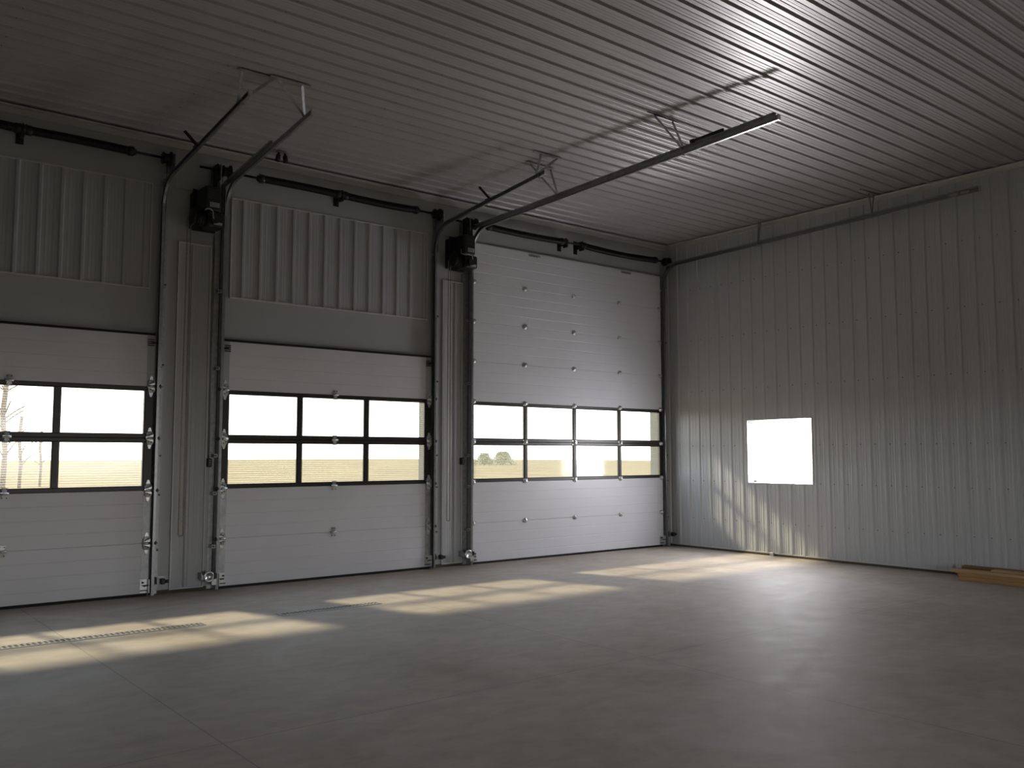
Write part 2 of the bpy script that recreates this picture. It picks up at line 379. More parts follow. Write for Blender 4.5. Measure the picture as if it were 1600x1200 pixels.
def end_hinge():
    """spade shaped leaves with a roller stem reaching into the track on the -x side"""
    h = MB()
    for sg in (1, -1):
        prof = [(-.032, .014), (.032, .014), (.036, .040), (.020, .070), (.008, .108), (-.008, .108), (-.020, .070), (-.036, .040)]
        f0 = [(x, -.020 + .012 * (z > .06), sg * z) for x, z in prof]; f1 = [(x, 0, sg * z) for x, z in prof]
        h.add(f0 + f1, [tuple(range(8)), tuple(range(8, 16))] + [(i, (i + 1) % 8, 8 + (i + 1) % 8, 8 + i) for i in range(8)])
    h.smooth = True; h.cyl((-.04, -.022, 0), (.04, -.022, 0), .014, 12); h.smooth = False
    h.cur = 1
    for z in (.045, -.045, .03, -.03): h.cyl((.012 if abs(z) < .04 else -.012, -.02, z), (.012 if abs(z) < .04 else -.012, -.028, z), .006, 6)
    h.smooth = True; h.cyl((-.10, -.042, 0), (-.02, -.042, 0), .006, 8); h.cyl((-.085, -.042, 0), (-.062, -.042, 0), .022, 14)
    return h.mesh('end_hinge', ['galv', 'screw'], ZERO)
HINGE_A = centre_hinge(); HINGE_B = small_hinge(); HINGE_E = end_hinge()

def overhead_door(name, x0, x1, nsec, glass_rows, npanes, stile, cols, cols_rows, label, hinge, end_strip):
    d = thing(name, ((x0 + x1) / 2, .02, 0), label, 'garage door', kind='structure')
    TH = .045; g = .002
    for k in range(nsec):
        z0 = k * S + (.028 if k == 0 else 0); z1 = (k + 1) * S
        if k in glass_rows:
            fr = MB(); rl = .040; mw = .055 if npanes == 3 else .048
            fr.bbox(x0, x1, 0, TH, z0 + g / 2, z0 + rl, .004); fr.bbox(x0, x1, 0, TH, z1 - rl, z1 - g / 2, .004); fr.box(x0 + .01, x1 - .01, .012, .034, z0 - .008, z0 + .01)
            ax, bx = x0 + stile, x1 - stile
            fr.bbox(x0, ax, 0, TH, z0 + rl, z1 - rl, .004); fr.bbox(bx, x1, 0, TH, z0 + rl, z1 - rl, .004)
            wd = (bx - ax - mw * (npanes - 1)) / npanes; spans = []
            for i in range(npanes):
                a = ax + i * (wd + mw); spans.append((a, a + wd))
                if i: fr.bbox(a - mw, a, 0, TH, z0 + rl, z1 - rl, .004)
                # glazing bead
                for q in ((a, a + .008, z0 + rl, z1 - rl), (a + wd - .008, a + wd, z0 + rl, z1 - rl), (a + .008, a + wd - .008, z0 + rl, z0 + rl + .008), (a + .008, a + wd - .008, z1 - rl - .008, z1 - rl)):
                    fr.box(q[0], q[1], .008, .018, q[2], q[3])
            fo = fr.build('window_frame', 'bronze', d)
            tag(fo, 'dark bronze glazed section frame')
            for a, bb in spans:
                MB().box(a, bb, .020, .024, z0 + rl, z1 - rl).build('pane', 'glazing', fo)
        else:
            # solid section: front face profiled with shallow ribs
            pm = MB(); n = 4; zs = [(z0 + g / 2, .003), (z0 + g / 2 + .004, 0)]
            for i in range(1, n):
                zc = k * S + i * S / n
                zs += [(zc - .006, 0), (zc - .002, .0022), (zc + .002, .0022), (zc + .006, 0)]
            zs += [(z1 - g / 2 - .004, 0), (z1 - g / 2, .003)]
            sec = [(y, z) for z, y in zs]; lo, hi = zs[0][0], zs[-1][0]
            nV = len(sec); vs = [(x, y, z) for x in (x0, x1) for y, z in sec] + [(x, TH, z) for x in (x0, x1) for z in (lo, hi)]
            fs = [(i, i + 1, nV + i + 1, nV + i) for i in range(nV - 1)]
            A, B_, C_, D_ = 2 * nV, 2 * nV + 1, 2 * nV + 2, 2 * nV + 3
            fs += [(A, B_, D_, C_), (0, A, C_, nV), (nV - 1, 2 * nV - 1, D_, B_), tuple(range(nV)) + (B_, A), tuple(range(nV, 2 * nV)) + (D_, C_)]
            pm.add(vs, fs); pm.box(x0 + .01, x1 - .01, .012, .034, z0 - (.008 if k else 0), z0 + .01); po = pm.build('panel', 'door_white', d)
            if end_strip:
                es = MB(); w_ = .075
                for a, bb in ((x0 + .004, x0 + .004 + w_), (x1 - .004 - w_, x1 - .004)):
                    es.box(a, bb, -.003, .010, z0 + .006, z1 - .006)
                es.cur = 1
                for a in (x0 + .04, x1 - .04):
                    for zz in (z0 + .07, z1 - .07, z1 - .11): es.cyl((a, -.003, zz), (a, -.009, zz), .006, 6)
                es.build('end_stile', ['galv_dull' if k < 2 else 'clad', 'screw'], po)
    sl = MB(); sl.box(x0 + .01, x1 - .01, .004, .042, .002, .028); sl.build('bottom_seal', 'rubber', d)
    ts = MB(); ts.bbox(x0 + .005, x1 - .005, -.006, .03, nsec * S + .001, nsec * S + .022, .003)
    if nsec == 5: ts.build('top_seal', 'rubber', d)
    for k in range(1, nsec):
        for cx in cols:
            data_copy(hinge, 'hinge', d, (cx, -.0005, k * S))
        ex = .035
        e1 = data_copy(HINGE_E if end_strip else HINGE_B, 'end_hinge', d, (x0 + ex, -.004, k * S))
        e2 = data_copy(HINGE_E if end_strip else HINGE_B, 'end_hinge', d, (x1 - ex, -.004, k * S), True)
    # bottom corner brackets with lift cable pins, top roller carriers
    for sg, ex in ((1, x0), (-1, x1)):
        bm = MB(); bm.box(ex + sg * .004, ex + sg * .085, -.008, -.003, .035, .17); bm.box(ex + sg * .004, ex + sg * .010, -.05, -.003, .035, .17)
        bm.cur = 1; bm.cyl((ex + sg * .06, -.006, .14), (ex + sg * .06, -.03, .14), .010, 10); bm.cyl((ex - sg * .05, -.042, .11), (ex + sg * .06, -.042, .11), .007, 8)
        bm.bar((ex + sg * .015, -.02, .06), (ex + sg * .085, -.02, .06), .012, .010)
        bm.build('bottom_bracket', ['galv', 'screw'], d)
        if end_strip:
            tb = MB(); zc = nsec * S - .085
            tb.box(ex + sg * .012, ex + sg * .085, -.012, -.003, zc - .04, zc + .045)
            tb.cur = 1
            for i in range(4): tb.box(ex + sg * .018, ex + sg * .08, -.030, -.012, zc - .03 + i * .02, zc - .02 + i * .02)
            tb.cyl((ex - sg * .05, -.042, zc), (ex + sg * .05, -.042, zc), .007, 8)
            tb.build('top_bracket', ['galv_dull', 'black'], d)
    return d
o1 = overhead_door('door_1', *D1, 5, (2, 3), 3, .085, (-9.325,), None,
                   'white overhead door showing dried grass streaks in glazing, next to chain pier at photo edge', HINGE_A, True)
o2 = overhead_door('door_2', *D2, 5, (2, 3), 3, .085, (-5.92,), None,
                   'white overhead door with six bright panes, standing between the two narrow piers', HINGE_A, True)
o3 = overhead_door('door_3', *D3, 8, (2, 3), 4, .045, (-3.01, -2.083, -1.143), None,
                   'tall white overhead door with eight bright panes beside the side wall', HINGE_B, False)
lm = MB()
for x in (-2.83, -.98):
    lm.box(x - .10, x + .10, -.010, 0, TOP3 - .055, TOP3 - .030)
    for i in range(5): lm.box(x - .09 + i * .04, x - .07 + i * .04, -.018, -.010, TOP3 - .052, TOP3 - .033)
lm.build('top_strap', 'galv_dull', o3)

# ------------------------------------------------------------------ tracks
def track(edge, sg, zbend, r, yend, zend, label, hangers, stub=None, bumper=None, low=0.0):
    """edge: x of the door leaf edge; sg: -1 track lies on its west side, +1 on its east side"""
    x = edge + sg * .022; yv = -.040
    t = thing('door_track', (x, yv, 0), label, 'door track', 'galvanised door tracks')
    path = [(x, yv, z) for z in (0.01, 1, 2, 3, zbend)]
    cz, cy = zbend, yv - r; sl = math.atan2(zend - (zbend + r), -(yend - cy))
    for i in range(1, 11):
        a = (PI / 2 - sl) * i / 10 
        path.append((x, cy + r * math.cos(a), cz + r * math.sin(a)))
    vp = path[:5]; bend = path[4:]
    hs = path[-1]; hpath = [hs, (x, yend, zend)]
    # U profile open toward the door (-sg side along x)
    u, v, th = .013, .024, .0035
    def prof(s_): return [(s_ * p, q) for p, q in ((u, -v), (u, v), (-u, v), (-u, v - th * 2), (-u + th, v - th), (u - th, v - th), (u - th, -v + th), (-u + th, -v + th), (-u, -v + 2 * th), (-u, -v))]
    MB().sweep(prof(sg), vp, (1, 0, 0)).build('vertical_track', 'galv_track', t)
    b_ = MB(); b_.smooth = False; b_.sweep(prof(sg), bend, (1, 0, 0)); b_.build('curved_track', 'galv_track', t)
    MB().sweep(prof(sg), hpath, (1, 0, 0)).build('horizontal_track', 'galv_track', t)
    # wall angle and jamb brackets
    wa = MB(); xo = x + sg * .0135
    wa.box(xo, xo + sg * .004, yv - .02, YF, .01, zbend - .05).box(xo, xo + sg * .062, YF - .006, YF - .001, .01, zbend - .05)
    wa.build('wall_angle', 'galv_dull', t)
    for z in (.46, 1.02, 1.42, 2.36, 3.2):
        bk = MB(); bk.box(xo + sg * .004, xo + sg * .045, yv + .0, YF - .006, z - .018, z + .018); bk.cur = 1
        bk.cyl((xo + sg * .03, yv + .001, z), (xo + sg * .03, yv - .012, z), .010, 8)
        bk.build('jamb_bracket', ['galv_dull', 'screw'], t)
    # reinforcing angle along the first stretch of horizontal track
    d = (Vector(hpath[1]) - Vector(hpath[0])); dn = d.normalized()
    ln = min(d.length, 1.5 if d.length > 3 else .95)
    st = Vector(hpath[0]) - dn * (abs(yv) + r - .06) * 1.0
    st.y = min(st.y, -.075)
    if d.length > 3: ln = d.length - .02
    o_ = Vector((sg * .0165, 0, .022)); e_ = Vector(hpath[0]) + dn * ln
    sa = MB(); sa.bar(st + o_, e_ + o_, .004, .048); o2_ = o_ + Vector((sg * .015, 0, .023)); sa.bar(st + o2_, e_ + o2_, .030, .004)
    sa.build('support_angle', 'galv_dull', t)
    pl = MB(); pl.box(x - .003 + sg * .02, x + .003 + sg * .02, -.09, YF - .001, zbend - .02, st.z + .05)
    pl.build('flag_bracket', 'galv_dull', t)
    def on(y): 
        f_ = (y - hpath[0][1]) / (hpath[1][1] - hpath[0][1]); return Vector(hpath[0]).lerp(Vector(hpath[1]), f_)
    for (xa, xb, yh, struts) in hangers:
        hm = MB(); hm.angle((xa, yh, H - .018), (xb, yh, H - .018), .035, .005, 1)
        for (tx, oy, dx) in struts:
            p = on(yh + oy); hm.bar((tx, yh - .004, H - .02), (p.x + dx, yh + oy, p.z + .02), .028, .004, (0, 1, 0))
        q = on(yh); hm.bar((q.x, yh, q.z + .03), (q.x, yh, q.z - .035), .032, .006, (0, 1, 0)) if abs(struts[0][1]) < .2 else None
        hm.build('hanger', 'galv_dull', t)
    if stub:
        p = on(stub); sb = MB(); sb.bar(p + Vector((-sg * 0, -.03, .03)), p + Vector((-.10, .04, .17)), .03, .008, (0, 1, 0)); sb.bar(p + Vector((0, -.06, .03)), p + Vector((0, .04, .03)), .03, .012)
        sb.build('stop_strap', 'black', t)
    if bumper:
        ya, yb = bumper; bp = MB(); p = on(ya); q = on(yb); off = Vector((sg * .055, 0, .055))
        bp.smooth = True; bp.cyl(q + off, p + off, .016, 12); bp.cyl(p + off, p + off + Vector((0, .04, 0)), .022, 14); bp.smooth = False
        bp.build('spring_bumper', 'black', t)
    # end stop
    e = Vector(hpath[1]); MB().box(e.x - .018, e.x + .018, e.y - .006, e.y + .004, e.z - .028, e.z + .028).build('end_stop', 'galv', t)
    return t
track(D1[1], 1, 4.02, .30, -2.29, 4.53, 'short galvanised track at the grass-streaked door, ending under a hanger bar',
      [(-8.02, -7.36, -2.12, [(-7.985, .10, 0), (-7.70, .04, 0)])], stub=-.98)
track(D2[0], -1, 4.05, .34, -2.128, 4.575, 'short galvanised track curving up beside the motor unit with the pale spiral wire',
      [(-7.74, -7.36, -2.155, [(-7.66, .20, 0), (-7.43, .20, 0)])])
track(D2[1], 1, 4.05, .32, -2.21, 4.545, 'short galvanised track over the narrow pier next to the tall door, with a leaning strap',
      [(-4.64, -4.23, -2.10, [(-4.52, .05, 0), (-4.28, .05, 0)])], stub=-1.16)
track(D3[0], -1, 4.08, .34, -4.81, 4.527, 'long galvanised track reaching far out under the ceiling in open view',
      [(-4.52, -4.06, -3.68, [(-4.40, 0, 0), (-4.13, 0, .01)]), (-4.46, -4.06, -1.77, [(-4.40, 0, 0), (-4.09, 0, 0)])], bumper=(-3.86, -4.22))
track(D3[1], 1, 4.08, .34, -4.95, 4.537, 'long galvanised track running close along the ribbed side wall',
      [(-.45, -.05, -3.60, [(-.24, 0, 0), (-.12, 0, 0)]), (-.42, -.05, -1.85, [(-.10, 0, 0), (-.15, 0, 0)])])
tl_ = [o for o in C.objects if o.name.startswith('door_track')][-1]
stk = MB().box(-.185, -.182, -4.70, -4.60, 4.50, 4.548).box(-.185, -.182, -4.83, -4.73, 4.50, 4.55)
stk.build('sticker', 'label', tl_)

# ------------------------------------------------------------------ torsion springs
def coil(mb, a, b, r, sag, turns, n=12):
    a = Vector(a); b = Vector(b); rings = turns * 3; vs = []; fs = []
    for k in range(rings + 1):
        t_ = k / rings; p = a.lerp(b, t_); p.z -= sag * 4 * t_ * (1 - t_)
        for i in range(n):
            th = 2 * PI * i / n
            rr = r * (1 + .085 * math.cos(2 * PI * turns * t_ - th))
            if k in (0, rings): rr = r * .7
            vs.append(p + Vector((0, math.cos(th) * rr, math.sin(th) * rr)))
    for k in range(rings):
        for i in range(n): j = (i + 1) % n; fs.append((k * n + i, k * n + j, k * n + n + j, k * n + n + i))
    mb.smooth = True; mb.add(vs, fs); mb.smooth = False
def springs(x0, x1, sets, plates, z, label, drums, yy=-.10):
    s = thing('torsion_spring', ((x0 + x1) / 2, yy, z), label, 'door spring', 'torsion springs above the doors')
    sh = MB(); sh.smooth = True; sh.cyl((x0, yy, z), (x1, yy, z), .013, 12); sh.build('shaft', 'spring', s)
    for a, b, sag in sets:
        cm = MB(); coil(cm, (a, yy, z), (b, yy, z), .042, sag, int((b - a) / .014)); cm.build('spring_coil', 'spring', s)
        for e, dd in ((a, 1), (b, -1)):
            cn = MB(); cn.smooth = True; cn.lathe((e - dd * .05, yy, z), (dd, 0, 0), [(0, .012), (0, .030), (.015, .036), (.03, .050), (.075, .050), (.08, .040)], 16)
            cn.smooth = False; cn.cyl((e - dd * .02, yy, z + .03), (e - dd * .02, yy, z + .055), .008, 8); cn.build('winding_cone', 'black', s)
    for px_ in plates:
        pm = MB(); pm.box(px_ - .004, px_ + .004, yy - .03, YF - .013, z - .05, z + .055)
        pm.box(px_ - .035, px_ + .035, YF - .020, YF - .013, z - .11, z + .08); pm.box(px_ - .012, px_ + .012, yy - .045, yy + .04, z - .08, z - .02)
        pm.smooth = True; pm.cyl((px_ - .02, yy, z), (px_ + .02, yy, z), .05, 16); pm.build('centre_bracket', 'black', s)
    for dx, sg in drums:
        dm = MB(); dm.smooth = True
        dm.lathe((dx - .045, yy, z), (1, 0, 0), [(0, .012), (0, .062), (.008, .066), (.014, .052)] + [(.016 + .006 * i, .052 if i % 2 else .048) for i in range(9)] + [(.072, .052), (.078, .078), (.086, .078), (.09, .03), (.10, .02), (.10, .012)], 22)
        dm.smooth = False; dm.build('cable_drum', 'spring', s)
        bp = MB(); bx_ = dx + sg * .075; bp.box(bx_ - .004, bx_ + .004, yy - .05, YF - .001, z - .11, z + .06); bp.box(bx_ - .05, bx_ + .0, YF - .02, YF - .012, z - .12, z + .07)
        bp.smooth = True; bp.cyl((bx_ - .012, yy, z), (bx_ + .012, yy, z), .034, 16); bp.build('bearing_plate', 'galv_dull', s)
        # lift cable down to the bottom bracket
        cb = MB(); cx_ = dx + sg * .02; cb.cyl((cx_, yy + .052, z), (cx_, -.016, .12), .0035, 6); cb.build('lift_cable', 'spring', s)
springs(-10.72, -7.90, [(-10.25, -9.36, -.008), (-9.27, -8.33, -.006)], (-9.32,), 4.53, 'black coil spring shaft over the door whose panes show grass streaks', [(-10.60, -1), (-7.97, 1)])
springs(-7.62, -4.47, [(-6.93, -5.98, -.006), (-5.88, -4.88, .010)], (-5.93,), 4.515, 'black coil spring shaft over the six-pane middle door', [(-7.33, -1), (-4.56, 1)])
springs(-4.28, -.05, [(-3.72, -2.40, .012), (-1.97, -.42, .022)], (-2.33, -2.01), 4.485, 'long black coil spring shaft over the tall eight-pane door', [(-3.985, -1), (-.16, 1)])

# ------------------------------------------------------------------ jackshaft operators
def operator(ox, label, spiral):
    """ox: x of the sprocket line; the body hangs to its west below the spring shaft"""
    zs = 4.515 if ox < -6 else 4.485
    o = thing('door_opener', (ox - .12, YF, 3.80), label, 'door opener', 'door openers on the piers')
    x0, x1 = ox - .215, ox - .035; y0, y1 = -.36, -.06
    pl = MB(); pl.box(ox - .24, ox + .01, -.062, -.054, 3.82, 4.27).box(ox - .23, ox - .20, -.06, YF, 3.86, 4.24).box(ox - .04, ox - .01, -.06, YF, 3.86, 4.24); pl.build('mounting_plate', 'black', o)
    hb = MB(); hb.bbox(x0, x1, y0, y1, 3.99, 4.25, .018); ho = hb.build('housing', 'black', o)
    vm = MB()
    for i in range(6): vm.box(x0 + .03, x1 - .02, y0 - .006, y0 + .001, 4.12 + i * .018, 4.128 + i * .018)
    vm.build('vent_louvre', 'louvre', ho)
    lb = MB(); lb.box(x0 + .055, x1 - .025, y0 - .003, y0 + .001, 4.025, 4.075); lb.cur = 1
    for i in range(4): lb.box(x0 + .062, x1 - .035 - .015 * (i % 2), y0 - .0045, y0 - .003, 4.033 + i * .010, 4.036 + i * .010)
    lb.build('rating_label', ['label', 'ink'], ho)
    mo = MB(); mo.smooth = True; mo.lathe((ox - .27, -.20, 3.92), (1, 0, 0), [(0, 0), (0, .05), (.01, .072), (.05, .078), (.20, .078), (.215, .06), (.215, 0)], 22)
    mo.smooth = False
    for i in range(5): mo.lathe((ox - .235 + i * .03, -.20, 3.92), (1, 0, 0), [(0, .077), (.002, .086), (.008, .086), (.010, .077)], 22)
    mo.build('motor', 'black', o)
    gb = MB(); gb.bbox(ox - .17, ox + .02, -.33, -.10, 3.83, 3.99, .014); gb.cyl((ox - .10, -.33, 3.90), (ox - .10, -.365, 3.90), .045, 16)
    for p in ((ox - .02, 3.88), (ox - .02, 3.95), (ox - .15, 3.86)): gb.cyl((p[0], -.33, p[1]), (p[0], -.345, p[1]), .012, 8)
    gb.build('gearbox', 'black', o)
    tg = MB(); tg.box(ox - .11, ox - .02, -.348, -.343, 3.845, 3.872); tg.build('warning_tag', 'label', o)
    # chain wheel of the hand hoist
    wh = MB(); wh.smooth = True; wh.lathe((ox - .30, -.22, 3.93), (1, 0, 0), [(0, .015), (0, .085), (.006, .095), (.014, .082), (.022, .095), (.028, .085), (.028, .015)], 24)
    wh.smooth = False; wh.build('hoist_wheel', 'black', o)
    # drive sprockets and roller chain guard up to the shaft
    n = 20
    for zc, r_ in ((zs, .065), (4.02, .04)):
        sp = MB(); vs = []
        for sx in (ox + .0, ox + .008):
            vs += [(sx, -.10 + (r_ + (.006 if i % 2 else -.003)) * math.cos(2 * PI * i / (2 * n)), zc + (r_ + (.006 if i % 2 else -.003)) * math.sin(2 * PI * i / (2 * n))) for i in range(2 * n)]
        q = 2 * n; sp.add(vs, [tuple(range(q)), tuple(range(q, 2 * q))] + [(i, (i + 1) % q, q + (i + 1) % q, q + i) for i in range(q)])
        sp.build('sprocket', 'spring', o)
    dc = MB(); dc.bar((ox + .004, -.165, zs), (ox + .004, -.14, 4.02), .012, .010); dc.bar((ox + .004, -.035, zs), (ox + .004, -.06, 4.02), .012, .010)
    dc.bbox(ox - .025, ox - .004, -.155, -.05, 4.20, zs + .05, .006); dc.build('drive_chain', 'black', o)
    br = MB(); br.box(ox - .02, ox + .035, -.08, YF - .012, 4.24, 4.34).bar((ox - .02, -.055, 4.2), (ox - .02, -.055, 4.44), .03, .006); br.build('shaft_bracket', 'galv_dull', o)
    wi = MB(); wi.smooth = True
    if spiral:
        pts = [(x0 - .01 + .05 + .045 * math.cos(a), y0 - .012, 3.955 + .045 * math.sin(a)) for a in [PI * .85 - i * .3 for i in range(11)]]
        pts += [(x0 + .098, y0 - .0, 3.90), (x0 + .11, y0 + .04, 3.87)]
    else:
        pts = [(x0 - .008, y0 + .06, 4.06), (x0 - .012, y0 + .05, 4.00), (x0, y0 - .006, 3.975), (x0 + .06, y0 - .012, 3.985), (x0 + .12, y0 - .012, 3.975), (x0 + .13, y0, 3.93)]
    wi.tube(pts, .006, 8); wi.build('control_wire', 'wire', o)
    return o
operator(-7.435, 'black motor unit with looped pale wire, high on pier by middle door', True)
operator(-4.095, 'black motor unit mounted high on the pier by the tall door', False)

# ------------------------------------------------------------------ hand chains
def hand_chain(x, y, zt, zb, label):
    cm = MB(); n = 0
    def link(p, tang, tw):
        t_ = Vector(tang).normalized(); u = Vector((1, 0, 0)) if tw else Vector((0, 1, 0))
        if abs(t_.dot(u)) > .9: u = Vector((0, 1, 0))
        u = (u - t_ * u.dot(t_)).normalized()
        pts = [Vector(p) + t_ * .013 * math.sin(a) * 1.25 + u * .0065 * math.cos(a) for a in [2 * PI * i / 8 for i in range(8)]]
        w_ = t_.cross(u); vs = []; fs = []
        for k, q in enumerate(pts):
            rad = (q - Vector(p)).normalized()
            vs += [q + (rad * math.cos(b_) + w_ * math.sin(b_)) * .0026 for b_ in [2 * PI * i / 4 for i in range(4)]]
        for k in range(8):
            for i in range(4): j = (i + 1) % 4; k2 = (k + 1) % 8; fs.append((k * 4 + i, k * 4 + j, k2 * 4 + j, k2 * 4 + i))
        cm.add(vs, fs)
    cm.smooth = True; w_ = .034; step = .0225
    z = zt; i = 0
    while z > zb + w_ / 2:
        for sx in (-1, 1): link((x + sx * w_ / 2 + .006 * (zt - z) / 3 * sx, y, z), (0, 0, 1), i % 2)
        z -= step; i += 1
    for a in (.0, .9, 1.8, 2.7):
        link((x - (w_ / 2 + .006) * math.cos(a + .2), y, zb + w_ / 2 - w_ / 2 * math.sin(a + .2)), (math.sin(a + .2), 0, -math.cos(a + .2)), int(a * 10) % 2)
    o = cm.build('hoist_chain', 'chain'); return tag(o, label, 'chain', 'hand chains hanging on the piers')
hand_chain(-7.735, -.15, 3.92, .60, 'brass coloured loop of hand chain hanging on the pier between the six-pane doors')
hand_chain(-4.395, -.15, 3.92, .60, 'loop of hand chain hanging on the pier beside the tall door')

# ------------------------------------------------------------------ safety eyes, button boxes
def eye(x, z, ring, label):
    e = thing('safety_sensor', (x, YF, z - .07), label, 'sensor', 'safety sensors low beside the doors')
    bk = MB(); bk.box(x - .055, x + .055, YF - .012, YF - .006, z - .02, z + .04).box(x - .055, x - .049, -.06, YF - .006, z - .03, z + .04).box(x - .055, x + .05, -.066, -.06, z - .03, z + .02)
    bk.build('bracket', 'galv_dull', e)
    if ring:
        rm = MB(); rm.smooth = True; rm.lathe((x + .02, -.066, z), (0, -1, 0), [(0, .035), (0, .058), (.012, .058), (.016, .050), (.016, .040), (.006, .036), (.004, 0)], 24); rm.smooth = False
        rm.build('reflector_ring', 'galv', e)
        MB().box(x + .05, x + .10, -.075, -.066, z - .09, z - .03).build('guard', 'galv', e)
    bm = MB(); bm.bbox(x - .03, x + .012, -.12, -.066, z - .026, z + .03, .005) if not ring else bm.box(x + .075, x + .10, -.09, -.03, z - .02, z + .03)
    bm.build('body', 'black', e)
    if not ring:
        lm_ = MB(); lm_.smooth = True; lm_.cyl((x + .01, -.10, z), (x + .05, -.10, z), .018, 14); lm_.build('lens', 'black', e)
eye(-7.875, .145, False, 'small black sensor on a bracket at the foot of first pier, by the grass-streaked door')
eye(-7.42, .15, True, 'round sensor ring at the pier foot beside the middle door hinge edge')
eye(-4.455, .145, False, 'small black sensor at the foot of the second pier, by middle door')
eye(-4.04, .15, True, 'round sensor ring at the pier foot by the tall door')
eye(-.075, .185, False, 'small black sensor by the corner of the side wall')
def button(x, z, label):
    b_ = thing('push_button_station', (x, YF, z - .05), label, 'switch', 'push button boxes on the piers')
    MB().bbox(x - .026, x + .026, YF - .05, YF - .001, z - .045, z + .045, .006).build('box', 'black', b_)
    for k, zz in enumerate((.024, 0, -.024)):
        q = MB(); q.smooth = True; q.cyl((x, YF - .050, z + zz), (x, YF - .058, z + zz), .009, 12); q.build('button', 'galv_dull' if k else 'label', b_)
    c_ = MB(); c_.smooth = True; c_.cyl((x, YF - .015, z + .045), (x, YF - .015, 3.82), .007, 8); c_.build('conduit', 'galv_dull', b_)
button(-7.395, 1.345, 'small dark control box on the pier by the middle door')
button(-4.06, 1.345, 'small dark control box on the pier by the tall door')
# the small black fitting on the ceiling beside the middle door's track
cf = thing('ceiling_sensor', (-6.80, -.34, H - .12), 'small twin black fitting under the ceiling above the middle door', 'sensor')
MB().box(-6.86, -6.74, -.37, -.31, H - .024, H - .014).build('mounting_plate', 'galv_dull', cf)
for dx in (-.035, .035):
    q = MB(); q.smooth = True; q.lathe((-6.80 + dx, -.34, H - .024), (dx * .4, 0, -.10), [(0, .012), (.02, .014), (.03, .026), (.10, .030), (.105, .02), (.10, .0)], 14); q.build('head', 'black', cf)

# ------------------------------------------------------------------ window in the side wall
wn = thing('window_1', (0, (WY0 + WY1) / 2, WZ0), 'square side wall window opening glowing white behind clear plastic sheet', 'window', kind='structure')
fm = MB()
for q in ((WY0, WY0 + .012, WZ0, WZ1), (WY1 - .012, WY1, WZ0, WZ1), (WY0 + .012, WY1 - .012, WZ0, WZ0 + .012), (WY0 + .012, WY1 - .012, WZ1 - .012, WZ1)):
    fm.box(-.012, .18, q[0], q[1], q[2], q[3])
fm.build('window_frame', 'trim', wn)
MB().box(.016, .019, WY0 + .012, WY1 - .012, WZ0 + .012, WZ1 - .012).build('plastic_sheet', 'film', wn)
for y, zz, h_ in ((-1.585, 1.03, .028), (-2.10, 1.03, .012), (-2.22, 1.026, .008), (-2.50, 1.026, .014)):
    MB().box(.004, .015, y - .028 * h_ / .028, y + .028 * h_ / .028, zz, zz + h_).build('clip', 'galv_dull', wn)

# ------------------------------------------------------------------ trench drains
def drain(x0, x1, label):
    d = thing('trench_drain', ((x0 + x1) / 2, -1.86, 0), label, 'floor drain', 'trench drains in the floor')
    fr = MB(); fr.box(x0, x1, -1.925, -1.915, 0, .006).box(x0, x1, -1.805, -1.795, 0, .006).box(x1 - .01, x1, -1.915, -1.805, 0, .006).box(x0, x0 + .01, -1.915, -1.805, 0, .006)
    fr.build('frame', 'galv_dull', d)
    MB().box(x0 + .01, x1 - .01, -1.915, -1.805, .0006, .0015).build('channel', 'pit', d)
    g_ = MB(); x = x0 + .02
    g_.box(x0 + .01, x1 - .01, -1.915, -1.902, .0015, .005).box(x0 + .01, x1 - .01, -1.818, -1.805, .0015, .005).box(x0 + .01, x1 - .01, -1.865, -1.855, .0015, .005)
    while x < x1 - .03: g_.box(x, x + .018, -1.902, -1.818, .0015, .005); x += .040
    g_.build('grate', 'drain', d)
drain(-10.6, -8.10, 'slotted trench drain grate in the floor before the grass-streaked door')
drain(-7.42, -6.40, 'slotted trench drain grate in the floor before the middle door')

# ------------------------------------------------------------------ lumber by the side wall
LG = 'loose boards stacked by the side wall'
def board(x0, x1, y0, ln, z0, th, rot, m_, label):
    b_ = MB(); cx, cy = (x0 + x1) / 2, y0 - ln / 2
    hw = (x1 - x0) / 2
    b_.bbox(-hw, hw, -ln / 2, ln / 2, 0, th, .004)
    R_ = Matrix.Rotation(math.radians(rot), 3, 'Z'); b_.v = [R_ @ v + Vector((cx, cy, z0)) for v in b_.v]
    tag(b_.build('lumber_board', m_), label, 'board', LG)
T = .042
board(-.46, -.335, -4.66, 2.8, .001, T, 0, 'lumber_a', 'lowest pine board on the open side of the lumber pile by the side wall')
board(-.325, -.20, -4.60, 2.8, .001, T, 0, 'lumber_b', 'lowest pine board in the middle of the lumber pile by the side wall')
board(-.19, -.065, -4.52, 2.8, .001, T, 0, 'lumber_a', 'lowest pine board tight against the side wall')
board(-.462, -.337, -4.66, 2.8, T + .002, T, 0, 'lumber_a', 'orange tinted pine board, second layer, open side of the lumber pile')
board(-.325, -.20, -4.58, 2.8, T + .002, T, 0, 'lumber_a', 'pine board hidden in second layer, middle of the lumber pile')
board(-.19, -.065, -4.50, 2.8, T + .002, T, 0, 'lumber_b', 'pine board, second layer, tight against the side wall')
board(-.47, -.345, -4.58, 2.8, 2 * T + .003, T * .8, 0, 'lumber_b', 'pale pine board, topmost on the open side of the lumber pile')
board(-.19, -.10, -4.57, 2.8, 2 * T + .003, T * 1.2, .0, 'lumber_c', 'dark brown board laid along the wall on top of the lumber pile')
board(-.315, -.20, -4.95, 2.6, 2 * T + .003, T * 1.05, 0, 'lumber_b', 'pale board starting further back on top of the lumber pile')

